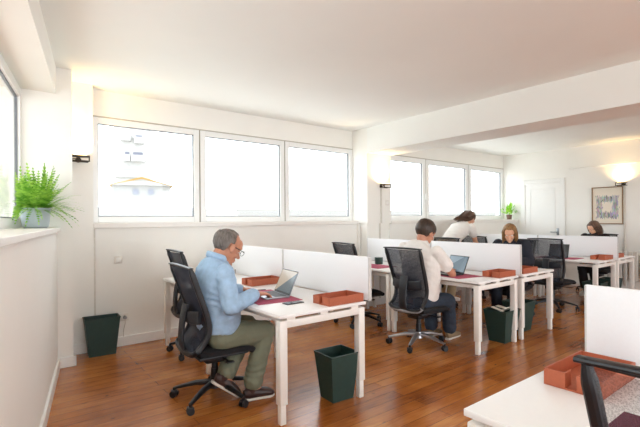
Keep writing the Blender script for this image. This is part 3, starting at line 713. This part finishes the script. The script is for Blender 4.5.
# ------------------------------------------------------------------ plants
def fern():
    p = Vector((LA[0], LA[1], 0))+LD*.33-LN*.135
    t = thing('potted_fern', 'bushy green fern in a pale grey pot on the left window sill', 'plant', (p.x, p.y, 1.335))
    b = bmesh.new(); pr = [(.082, 0), (.096, .012), (.104, .06), (.112, .15), (.114, .172)]
    for (r0, z0), (r1, z1) in zip(pr, pr[1:]): cone(b, (0, 0, z0), (0, 0, z1), r0, r1, 36, z0 == 0)
    cone(b, (0, 0, .172), (0, 0, .15), .106, .104, 36, True)
    bmesh.ops.remove_doubles(b, verts=b.verts[:], dist=.0005); obj('pot', b, mat('pale_grey_ceramic', '#b4bcc4', .45, var=.03), t)
    b = bmesh.new(); cone(b, (0, 0, .14), (0, 0, .158), .104, .1, 24); obj('soil', b, mat('potting_soil', '#5a3c26', .95, var=.4, scale=80), t)
    rg = random.Random(11); b = bmesh.new()
    for i in range(230):
        az = rg.uniform(0, 2*math.pi); el = R(rg.uniform(5, 86)); L = rg.uniform(.28, .45)*(.8+.2*math.sin(el)); droop = rg.uniform(.15, .9)*math.cos(el)
        u = Vector((math.cos(az)*math.cos(el), math.sin(az)*math.cos(el), math.sin(el))); u += LD*u.dot(LD)*.25; s0 = Vector((math.cos(az)*.05, math.sin(az)*.05, .155))
        n = 13; P = []
        for k in range(n+1):
            q = k/n; pnt = s0+u*L*q+Vector((0, 0, -droop*L*q*q*.9))
            d_out = (pnt+p-Vector((LA[0], LA[1], 0))).dot(LN)
            w = -.235+0
            if d_out < w: pnt += LN*(w-d_out)*.95
            ey = pnt.y+p.y+.43
            if ey > 0: pnt.y -= ey
            P.append(pnt)
        for k in range(n):
            a, c = P[k], P[k+1]; tt = (c-a)
            if tt.length < 1e-5: continue
            tt.normalize(); sd = tt.cross(Vector((0, 0, 1)))
            if sd.length < .05: sd = Vector((1, 0, 0))
            sd.normalize(); up = sd.cross(tt)
            wv = .027*(1-((k+.5)/n))**.55*min(1, (k+1)/3)*(L/.3)
            for q in (-1, 1):
                m_ = (a+c)/2; tip = m_+sd*q*wv+tt*wv*.45-up*wv*.1*rg.random(); h = (c-a)*.34
                b.faces.new([b.verts.new(x) for x in (m_-h, tip-tt*.003, tip+tt*.003, m_+h)])
            sw = sd*.0012; b.faces.new([b.verts.new(x) for x in (a-sw, a+sw, c+sw, c-sw)])
    obj('foliage', b, M['fern'], t, False)
fern()
def small_plant():
    t = thing('potted_plant', 'small lime green plant in a brown pot on the far window sill', 'plant', (8.235, -.10, 1.3725))
    b = bmesh.new(); cone(b, (0, 0, 0), (0, 0, .11), .05, .062, 24); cone(b, (0, 0, .11), (0, 0, .105), .062, .05, 24); obj('pot', b, mat('brown_clay', '#6e5240', .6, var=.1), t)
    rg = random.Random(4); b = bmesh.new()
    for i in range(70):
        az = rg.uniform(0, 6.28); el = R(rg.uniform(10, 85)); L = rg.uniform(.10, .27); u = Vector((math.cos(az)*math.cos(el), math.sin(az)*math.cos(el)*.8, math.sin(el)))
        c = Vector((0, 0, .1))+u*L; s = u.cross(Vector((0, 0, 1))).normalized()*.022; k = u*.042+Vector((0, 0, .01))
        if c.x > .09: c.x = .09
        v = [b.verts.new(q) for q in (c-k, c-s, c+k, c+s)]; b.faces.new(v)
        if i % 3 == 0: b.faces.new([b.verts.new(q) for q in ((0, 0, .1), (.003, 0, .1), c-k)])
    obj('foliage', b, M['lime'], t, False)
small_plant()

# ------------------------------------------------------------------ people
V = Vector
def bake(name, bm, voxel, m, parent, smooth=4, wrinkle=0, wf=9, seed=0, fine=0):
    me = bpy.data.meshes.new(name); bm.to_mesh(me); bm.free()
    o = bpy.data.objects.new(name, me); C.objects.link(o)
    r = o.modifiers.new('r', 'REMESH'); r.mode = 'VOXEL'; r.voxel_size = voxel; r.use_smooth_shade = True
    if smooth: q = o.modifiers.new('s', 'SMOOTH'); q.iterations = smooth; q.factor = .5
    dg = bpy.context.evaluated_depsgraph_get(); dg.update()
    nm = bpy.data.meshes.new_from_object(o.evaluated_get(dg)); o.modifiers.clear(); o.data = nm; bpy.data.meshes.remove(me); nm.name = name
    if wrinkle or fine:
        nv = [v.normal.copy() for v in nm.vertices]
        for v, n in zip(nm.vertices, nv):
            c = v.co; d = 0
            if wrinkle:
                a = noise.noise(V((c.x*wf+seed, c.y*wf*.8, c.z*wf*1.9+2*noise.noise(c*4)))); d += (1-abs(a)*2.2)*wrinkle
            if fine: d += noise.noise(c*70+V((seed, 0, 0)))*fine
            v.co = c+n*d
    nm.materials.clear(); nm.materials.append(m)
    for p in nm.polygons: p.use_smooth = True
    o.parent = parent
    return o

def chain(bm, pts, rad, seg=14):
    pts = [V(p) for p in pts]
    for i, (p, r) in enumerate(zip(pts, rad)):
        ell(bm, p, r, sub=2)
        if i: cone(bm, pts[i-1], p, rad[i-1], r, seg)

def torso(bm, J, k, hem=False):
    P = [V(J[n]) for n in ('pelvis', 'waist', 'chest', 'upper', 'neck')]
    pp = smooth_pts([P[0]+(P[0]-P[1])*(-.0 if hem else .35)]+([P[0]+(P[1]-P[0])*.3] if hem else [P[0]])+P[1:], 4); n = len(pp)
    keyW = J.get('W', [.30, .36, .345, .39, .37, .15]); keyD = J.get('D', [.20, .25, .25, .26, .21, .14])
    W = []; D = []
    for i in range(n):
        q = i/4; a = min(int(q), 4); f = q-a
        W.append(keyW[a]*(1-f)+keyW[min(a+1, 5)]*f+2*k); D.append(keyD[a]*(1-f)+keyD[min(a+1, 5)]*f+2*k)
    up = V((1, 0, 0))
    ax = (P[4]-P[0]).normalized()
    if abs(ax.x) > .75: up = V((0, 0, -1)) if ax.x > 0 else V((0, 0, 1))
    sweep(bm, pp, W, D, up=up, seg=26, sq=2.3)

def hand(bm, w, d, nrm, side, curl=.5, s=1.0, spread=.1):
    """w wrist, d forward, nrm = back of the hand; side=+1: thumb towards cross(nrm,d)"""
    d = V(d).normalized(); nrm = V(nrm); nrm = (nrm-d*nrm.dot(d)).normalized(); a = nrm.cross(d)*side; w = V(w)
    pts = [w-d*.01, w+d*.03*s, w+d*.07*s, w+d*.092*s]
    sweep(bm, pts, [.052*s, .068*s, .082*s, .076*s], [.038*s, .034*s, .03*s, .024*s], up=nrm, seg=14, sq=2.6)
    for i, (o, L) in enumerate(((.031, .072), (.0105, .080), (-.0105, .074), (-.031, .058))):
        p = w+d*.086*s+a*o*s; dr = (d+a*o*spread*12).normalized(); c = 0; P = [p-d*.015]; Rr = [.0098*s]
        P.append(p); Rr.append(.0098*s)
        for j, f in enumerate((.45, .32, .23)):
            c += curl*(.55, .6, .4)[j]
            p = p+(dr*math.cos(c)-nrm*math.sin(c))*L*f*s; P.append(p); Rr.append((.0088, .0082, .0068)[j]*s)
        chain(bm, P, Rr, 10)
    p = w+d*.022*s+a*.026*s; q = p+(d*.55+a*.75-nrm*.25).normalized()*.042*s; r = q+(d*.85+a*.35-nrm*.3).normalized()*.032*s; t = r+(d*.95+a*.05-nrm*.3).normalized()*.024*s
    chain(bm, [p, q, r, t], [.0145*s, .0125*s, .0105*s, .0085*s], 10)

def headmx(J):
    return Matrix.Translation(J['head']) @ Matrix.Rotation(R(J.get('hyaw', 0)), 4, 'Z') @ Matrix.Rotation(R(J.get('hpitch', 15)), 4, 'Y') @ Matrix.Rotation(R(J.get('hroll', 0)), 4, 'X') @ Matrix.Scale(J.get('hs', 1), 4)

def head(bm, J, male):
    b = bmesh.new()
    ell(b, (-.012, 0, .038), (.098, .076, .084), sub=4); ell(b, (.018, 0, -.02), (.072, .066, .08), sub=3)
    ell(b, (.034, 0, -.072), (.052, .05 if male else .044, .042), sub=3); ell(b, (.074, 0, -.097), (.018, .02, .014), sub=2)
    ell(b, (.055, 0, .045), (.045, .062, .05), sub=3)
    for q in (-1, 1):
        ell(b, (.062, q*.036, -.03), (.026, .024, .024), sub=2)
        chain(b, [(.091, q*.012, .028), (.087, q*.034, .032), (.072, q*.052, .026)], [.010, .0115, .009], 8)
        ell(b, (-.004, q*.080, -.002), (.021, .010, .034), (0, 0, q*.3), 2); ell(b, (.004, q*.074, -.02), (.012, .01, .018), None, 2)
        ell(b, (.080, q*.031, .006), (.012, .014, .0085), sub=2); ell(b, (.1, q*.011, -.032), (.011, .008, .007), sub=2)
    chain(b, [(.092, 0, .018), (.104, 0, -.008), (.115, 0, -.027)], [.0085, .0095, .0125], 10)
    chain(b, [(.083, -.02, -.058), (.094, 0, -.056), (.083, .02, -.058)], [.006, .008, .006], 8)
    chain(b, [(.080, -.018, -.069), (.091, 0, -.069), (.080, .018, -.069)], [.006, .009, .006], 8)
    merge(bm, b, headmx(J))

def body(J, male, part=None):
    bm = bmesh.new(); torso(bm, J, -.012)
    hd = V(J['head']); nk = V(J['neck']); mx = headmx(J)
    chain(bm, [nk-V((0, 0, .05)), nk, mx @ V((-.03, 0, -.06)), mx @ V((-.015, 0, -.01))], [.075, .058 if male else .05, .056 if male else .046, .05])
    head(bm, J, male)
    for s in 'LR':
        chain(bm, [J['sh'+s], V(J['sh'+s]).lerp(V(J['el'+s]), .35), J['el'+s], V(J['el'+s]).lerp(V(J['wr'+s]), .35), J['wr'+s]],
              [.056*J.get('aw', 1), .047*J.get('aw', 1), .038, .039, .027])
        sd = (1 if s == 'R' else -1)
        hand(bm, J['wr'+s], J['hd'+s], J.get('hn'+s, (0, 0, 1)), sd, J.get('curl', .5), .95 if male else .85)
        if 'kn'+s in J:
            chain(bm, [J['hip'+s], V(J['hip'+s]).lerp(V(J['kn'+s]), .4), J['kn'+s], V(J['kn'+s]).lerp(V(J['an'+s]), .35), J['an'+s], V(J['an'+s])+V(J['ft'+s])*.07-V((0, 0, .05))],
                  [.085, .074, .053, .052, .036, .03])
    return bm

def trousers(J, k=.014, low=1.0, flare=.012):
    bm = bmesh.new(); P0 = V(J['pelvis']); P1 = V(J['waist']); ax = (P1-P0).normalized()
    up = V((1, 0, 0)) if abs(ax.x) < .75 else V((0, 0, -1))
    sweep(bm, [P0-ax*.09, P0-ax*.04, P0, P0+ax*.08], [.28, .37, .40, .385], [.20, .26, .28, .285], up=up, seg=24, sq=2.4)
    for s in 'LR':
        a = V(J['kn'+s]).lerp(V(J['an'+s]), low)
        chain(bm, [J['hip'+s], V(J['hip'+s]).lerp(V(J['kn'+s]), .4), J['kn'+s], V(J['kn'+s]).lerp(a, .4), a],
              [.098+k*.5, .090+k, .066+k, .052+k+flare*.5, .046+k+flare])
    return bm

def shirt(J, long_=True, k=.014, tail=.0):
    bm = bmesh.new(); torso(bm, J, k*.8, True)
    for s in 'LR':
        if long_ == 0: continue
        sh, el, wr = V(J['sh'+s]), V(J['el'+s]), V(J['wr'+s])
        if long_ is True: chain(bm, [sh, sh.lerp(el, .4), el, el.lerp(wr, .4), el.lerp(wr, .86)], [.066+k*.4, .052+k, .046+k, .042+k, .034+k])
        else:
            e = sh.lerp(el, long_); chain(bm, [sh, sh.lerp(e, .5), e], [.066+k*.4, .055+k, .050+k*1.3])
    nk = V(J['neck']); chain(bm, [nk-V((0, 0, .05)), nk+V((0, 0, .005))], [.09, .066])
    return bm

def shoe(J, s, m, m2, parent, L=.27):
    a = V(J['an'+s]); f = V(J['ft'+s]).normalized(); flat = abs(f.z) < .15
    u = V((0, 0, 1)); u = (u-f*f.dot(u)).normalized(); h = a-u*(a.z if flat else .085)+u*.0
    h = h-f*.06
    b = bmesh.new(); sweep(b, [h-f*.005+u*.012, h+f*.04+u*.012, h+f*.12+u*.012, h+f*.20+u*.012, h+f*(L-.02)+u*.012, h+f*L+u*.014], [.05, .07, .074, .088, .068, .03], [.024]*5+[.018], up=u, seg=18, sq=3)
    so = obj('sole', b, m2, None)
    b = bmesh.new(); sweep(b, [h+u*.05, h+f*.03+u*.058, h+f*.08+u*.056, h+f*.14+u*.050, h+f*.20+u*.042, h+f*(L-.02)+u*.034, h+f*(L-.001)+u*.026], [.045, .074, .078, .092, .094, .078, .03], [.06, .09, .084, .070, .056, .040, .016], up=u, seg=18, sq=2.4)
    chain(b, [h+f*.06+u*.06, a-f*.005+u*.0], [.04, .044], 16)
    o = obj('shoe', b, m, parent); so.parent = o
    kn = V(J['kn'+s]); b = bmesh.new(); chain(b, [a-u*.02, a, a.lerp(kn, .14), a.lerp(kn, .28)], [.041, .040, .041, .044], 18); obj('sock', b, M['darkt'] if m is not M['tee'] else M['skin2'], parent)
    return o

def hair_cap(J, m, parent, style, voxel=.005, seed=0):
    """hair shell on the skull; style: dict with back/side/front limits"""
    mx = headmx(J); b = bmesh.new(); bmesh.ops.create_icosphere(b, subdivisions=5, radius=1)
    for v in b.verts:
        d = v.co.normalized(); x, y, z = d
        base = V((d.x*.098, d.y*.077, d.z*.086))+V((-.012, 0, .038))
        t = style(base, d); 
        if t > 0: base += d*(t+.0035*noise.noise(V((base.x*60+seed, base.y*60, base.z*25))))
        else: base -= d*.02
        v.co = base
    b.transform(mx)
    return b

def finish_hair(b, m, parent, fine=.0015):
    o = obj('hair', b, m, parent); return o

def strands(bm, root_pts, n, mx, paths, r=.011, seed=1):
    rg = random.Random(seed)
    for i in range(n):
        p = rg.choice(paths); j = V((rg.gauss(0, .006), rg.gauss(0, .004), rg.gauss(0, .005)))
        pts = smooth_pts([mx @ (V(q)+j*(1+.5*k)) for k, q in enumerate(p)], 4)
        nn = len(pts); sweep(bm, pts, [r*(1-.6*(k/nn)**3)*2 for k in range(nn)], [r*(1-.6*(k/nn)**3)*1.4 for k in range(nn)], up=(.3, .2, 1), seg=7)

def eyes(J, parent, col='#2c1d14'):
    mx = headmx(J); dm = M.setdefault('eye'+col, mat('eye_brown', col, .15)); wm = M.setdefault('eyew', mat('eye_white', '#e6e0da', .2))
    for q in (-1, 1):
        b = bmesh.new(); ell(b, (.0815, q*.031, .006), .0115, sub=2); b.transform(mx); e = obj('eye', b, wm, parent)
        b = bmesh.new(); ell(b, (.0885, q*.031, .0035), .0055, sub=2); b.transform(mx); obj('iris', b, dm, e)

def stripes_mat(name, c1, c2):
    m = mat(name, c1, .8, var=.13, scale=22, bump=.05); nt = m.node_tree; N = nt.nodes; L = nt.links; p = N['Principled BSDF']
    src = p.inputs['Base Color'].links[0].from_socket; tc = N.new('ShaderNodeTexCoord'); w = N.new('ShaderNodeTexWave'); w.inputs['Scale'].default_value = 75; w.bands_direction = 'DIAGONAL'; w.inputs['Distortion'].default_value = .6
    L.new(tc.outputs['Object'], w.inputs['Vector']); mx = N.new('ShaderNodeMix'); mx.data_type = 'RGBA'; f = N.new('ShaderNodeMath'); f.operation = 'MULTIPLY'; f.inputs[1].default_value = .2
    L.new(w.outputs['Fac'], f.inputs[0]); L.new(f.outputs[0], mx.inputs['Factor']); L.new(src, mx.inputs['A']); mx.inputs['B'].default_value = lin(c2); L.new(mx.outputs['Result'], p.inputs['Base Color']); return m
M['shirtblue'] = stripes_mat('light_blue_shirt', '#94b4d2', '#dfeaf4')
M['olive'] = mat('olive_grey_cotton', '#767a66', .85, var=.06, scale=20)
M['tee'] = mat('white_cotton', '#e9e4de', .85, var=.03, scale=20)
M['jean'] = mat('navy_denim', '#2f3947', .9, var=.15, scale=60)
M['navy'] = mat('dark_navy_cloth', '#1b1f2a', .85, var=.12, scale=40)
M['darkt'] = mat('black_cloth', '#191517', .85, var=.12, scale=40)
M['tan'] = mat('tan_cloth', '#cdb795', .85, var=.06, scale=30)
M['shoeb'] = mat('brown_leather', '#3a2622', .45, var=.15)
M['sole'] = mat('pale_rubber', '#d8d2c8', .6)
M['shoet'] = mat('tan_suede', '#8a7458', .8, var=.1)
M['hgrey'] = mat('grey_brown_hair', '#6a625c', .6, var=.5, scale=60, stretch=(1, 1, .3))
M['hdark'] = mat('dark_brown_hair', '#38281d', .5, var=.35, scale=60, stretch=(1, 1, .3))
M['hblonde'] = mat('dark_blonde_hair', '#8d6a42', .5, var=.4, scale=60, stretch=(1, 1, .2))
M['hbrown'] = mat('brown_hair', '#604738', .5, var=.35, scale=60, stretch=(1, 1, .2))

# ---- man in the blue shirt (right side towards the camera)
t = thing('person', 'balding man with glasses, light blue shirt and olive trousers, typing at the nearest laptop', 'person', (.20, -2.0, 0), 0)
J = dict(pelvis=(.07, 0, .545), waist=(.075, 0, .69), chest=(.045, 0, .87), upper=(.055, 0, 1.0), neck=(.085, 0, 1.075), head=(.152, -.01, 1.178), hpitch=28, hyaw=4, hs=1.13,
         W=[.38, .38, .37, .40, .37, .16], D=[.27, .28, .285, .27, .21, .14],
         shR=(.05, -.185, 1.0), elR=(.05, -.285, .765), wrR=(.325, -.165, .815), hdR=(1, .08, -.12), shL=(.08, .185, 1.0), elL=(.17, .27, .79), wrL=(.335, .10, .815), hdL=(1, -.1, -.12),
         hipR=(.06, -.10, .505), knR=(.42, -.13, .50), anR=(.27, -.18, .105), ftR=(1, -.12, -.03), hipL=(.06, .10, .505), knL=(.40, .13, .50), anL=(.10, -.06, .185), ftL=(.78, -.22, -.58), curl=.55)
bake('body', body(J, True), .0045, M['skin'], t, 2)
bake('shirt', shirt(J, True, .018), .0065, M['shirtblue'], t, 4, .006, 8, 1)
bake('trousers', trousers(J, .016, .90), .007, M['olive'], t, 4, .006, 7, 3)
for s in 'RL': shoe(J, s, M['shoeb'], M['sole'], t, .25)
def st1(p, d):
    if p.x > .03 or (p.x > .0 and p.z < .10) or (p.z < .025 and p.x > -.03) or p.z < -.06: return 0
    return .011 if p.z < .085 and p.x < -.0 else .003
b = hair_cap(J, None, None, st1, seed=2); finish_hair(b, M['hgrey'], t)
mx = headmx(J); b = bmesh.new()
for q in (-1, 1):
    ring = [mx @ V((.112, q*.034+.024*math.cos(a*math.pi/8), .004+.018*math.sin(a*math.pi/8))) for a in range(16)]
    sweep(b, ring, .0035, .0035, up=mx.to_3x3() @ V((1, 0, 0)), seg=6, closed=True)
    cone(b, mx @ V((.110, q*.058, .012)), mx @ V((-.01, q*.083, .012)), .0028, .0028, 8)
cone(b, mx @ V((.112, -.011, .008)), mx @ V((.112, .011, .008)), .002, .002, 8); obj('glasses', b, M['black'], t)
eyes(J, t)
nk = V(J['neck']); b = bmesh.new(); cl = [nk+V((-.012+.078*math.cos(a*math.pi/10), .072*math.sin(a*math.pi/10), .032-.03*math.cos(a*math.pi/10))) for a in range(20)]
sweep(b, cl, .012, .046, up=(.25, 0, 1), seg=8, closed=True); obj('collar', b, M['shirtblue'], t)

# ---- man in the white t-shirt (seen from behind right)
t = thing('person', 'dark haired man in a white t-shirt seen from behind, working on a laptop', 'person', (2.575, -2.06, 0), 0)
J = dict(pelvis=(.05, 0, .51), waist=(.085, 0, .68), chest=(.08, 0, .88), upper=(.085, .01, 1.045), neck=(.115, 0, 1.115), head=(.17, 0, 1.235), hpitch=24, hyaw=-6, hs=1.10,
         W=[.39, .40, .40, .43, .40, .15], D=[.30, .30, .28, .27, .22, .14],
         shR=(.09, -.21, 1.035), elR=(.33, -.24, .775), wrR=(.52, -.10, .80), hdR=(1, .25, -.1), shL=(.07, .225, 1.055), elL=(.28, .30, .80), wrL=(.50, .06, .80), hdL=(1, -.25, -.1),
         hipR=(-.02, -.10, .49), knR=(.40, -.13, .47), anR=(.50, -.08, .10), ftR=(1, .1, 0), hipL=(-.02, .10, .49), knL=(.42, .13, .48), anL=(.42, .12, .10), ftL=(1, .1, 0), curl=.5)
bake('body', body(J, True), .0055, M['skin'], t, 2)
bake('t_shirt', shirt(J, .58, .020), .0075, M['tee'], t, 4, .006, 8, 5)
bake('trousers', trousers(J, .016, .9), .008, M['jean'], t, 4, .005, 8, 6)
for s in 'RL': shoe(J, s, M['shoet'], M['sole'], t)
def st2(p, d):
    if p.x > .072 and p.z < .085: return 0
    if p.z < .005 and p.x > -.01: return 0
    if p.z < .03 and p.x > .03: return 0
    if p.z < -.045: return 0
    return .016+.008*max(0, d.z)
b = hair_cap(J, None, None, st2, seed=7); finish_hair(b, M['hdark'], t)
eyes(J, t)

# ---- blonde woman in dark blazer, faces the camera side
t = thing('person', 'woman with dark blonde hair and dark blazer looking down behind the white screen', 'person', (4.70, -2.04, 0), R(192))
J = dict(pelvis=(-.02, 0, .54), waist=(0, 0, .70), chest=(.03, 0, .92), upper=(.06, 0, 1.03), neck=(.075, 0, 1.10), head=(.13, 0, 1.185), hpitch=22, hyaw=12, hs=1.0,
         W=[.30, .35, .31, .35, .34, .13], D=[.2, .24, .21, .23, .19, .12],
         shR=(.06, -.175, 1.035), elR=(.14, -.25, .80), wrR=(.36, -.12, .81), hdR=(1, .2, -.1), shL=(.06, .175, 1.035), elL=(.14, .25, .80), wrL=(.36, .12, .81), hdL=(1, -.2, -.1),
         hipR=(-.02, -.09, .51), knR=(.40, -.10, .49), anR=(.36, -.10, .10), ftR=(1, 0, 0), hipL=(-.02, .09, .51), knL=(.40, .10, .49), anL=(.30, .10, .10), ftL=(1, 0, 0))
bake('body', body(J, False), .006, M['skin2'], t, 2)
bake('blazer', shirt(J, True, .02), .008, M['navy'], t, 4, .005, 8, 8)
bake('trousers', trousers(J, .012, .92), .009, M['navy'], t, 4, .004, 8, 9)
for s in 'RL': shoe(J, s, M['black'], M['black'], t)
def st3(p, d):
    if p.x > .060 and p.z < .078: return 0
    if p.z < .0 and p.x > .028: return 0
    if p.z < -.045: return 0
    return .015
b = hair_cap(J, None, None, st3, seed=9); mx = headmx(J)
paths = []
for q in (-1, 1):
    paths += [[(.04, q*.035, .105), (.048, q*.066, .06), (.042, q*.076, -.01), (.03, q*.076, -.08), (.02, q*.066, -.14)], [(.01, q*.04, .115), (.015, q*.078, .05), (.005, q*.083, -.03), (.0, q*.078, -.10), (0, q*.066, -.15)],
              [(-.05, q*.04, .10), (-.05, q*.072, .03), (-.05, q*.076, -.05), (-.045, q*.06, -.14)], [(-.08, q*.03, .07), (-.10, q*.04, 0), (-.095, q*.045, -.08), (-.085, q*.04, -.14)]]
strands(b, None, 150, mx, paths, .0065, 2); finish_hair(b, M['hblonde'], t); eyes(J, t, '#3a2a1c')

# ---- far brunette woman by the radiator
t = thing('person', 'brunette woman in black at the far right desk beneath the framed picture', 'person', (7.90, -1.98, 0), R(178))
J2 = dict(J); J2.update(hpitch=26, hyaw=-24, head=(.10, 0, 1.205), knR=(.42, -.08, .49), anR=(.50, .0, .10), knL=(.42, .10, .49), anL=(.47, .18, .10), ftR=(1, .1, 0), ftL=(1, .25, 0))
bake('body', body(J2, False), .007, M['skin2'], t, 2)
bake('sweater', shirt(J2, True, .02), .01, M['darkt'], t, 3, .004, 8, 11)
bake('trousers', trousers(J2, .012, .82), .01, M['darkt'], t, 3, .004, 8, 12)
for s in 'RL': shoe(J2, s, M['tee'], M['sole'], t)
b = hair_cap(J2, None, None, st3, seed=12); mx = headmx(J2)
strands(b, None, 150, mx, paths, .0065, 3); finish_hair(b, M['hbrown'], t); eyes(J2, t)

# ---- woman bending over, standing between the desk groups
t = thing('person', 'woman with long brown hair and white top standing bent over by the windows', 'person', (5.00, -.72, 0), 0)
J3 = dict(pelvis=(.02, 0, .93), waist=(.13, 0, 1.04), chest=(.32, 0, 1.16), upper=(.47, 0, 1.24), neck=(.55, 0, 1.29), head=(.70, 0, 1.40), hpitch=22, hyaw=-12, hs=1.02,
          W=[.30, .36, .29, .34, .34, .13], D=[.2, .23, .20, .22, .18, .12],
          shR=(.48, -.175, 1.24), elR=(.56, -.20, .99), wrR=(.80, -.12, .90), hdR=(1, .1, -.5), shL=(.48, .175, 1.24), elL=(.60, .22, 1.0), wrL=(.80, .16, .90), hdL=(1, -.1, -.5),
          hipR=(.0, -.09, .92), knR=(.05, -.10, .50), anR=(-.02, -.10, .09), ftR=(1, -.1, 0), hipL=(.0, .09, .92), knL=(.05, .10, .50), anL=(-.02, .10, .09), ftL=(1, .1, 0))
bake('body', body(J3, False), .006, M['skin2'], t, 2)
bake('top', shirt(J3, .45, .016), .008, M['tee'], t, 4, .005, 8, 14)
bake('trousers', trousers(J3, .014, .92), .009, M['tan'], t, 4, .005, 8, 15)
for s in 'RL': shoe(J3, s, M['tee'], M['sole'], t)
def st4(p, d):
    if p.x > .064 and p.z < .082: return 0
    if p.z < .0 and p.x > .02: return 0
    if p.z < -.045: return 0
    return .014
b = hair_cap(J3, None, None, st4, seed=15); mx = headmx(J3)
p2 = [[(-.02+i*.02, q*.03, .12-.01*i), (-.09, q*.055, .085), (-.135, q*.055, .02), (-.19, q*.05, -.055), (-.27, q*.04, -.115)] for i in range(3) for q in (-1, 0, 1)]
p2 += [[(.02, q*.06, .09), (-.02, q*.088, .03), (-.06, q*.082, -.03), (-.12, q*.07, -.07), (-.20, q*.06, -.11)] for q in (-1, 1)]
strands(b, None, 150, mx, p2, .008, 5); finish_hair(b, M['hbrown'], t); eyes(J3, t)
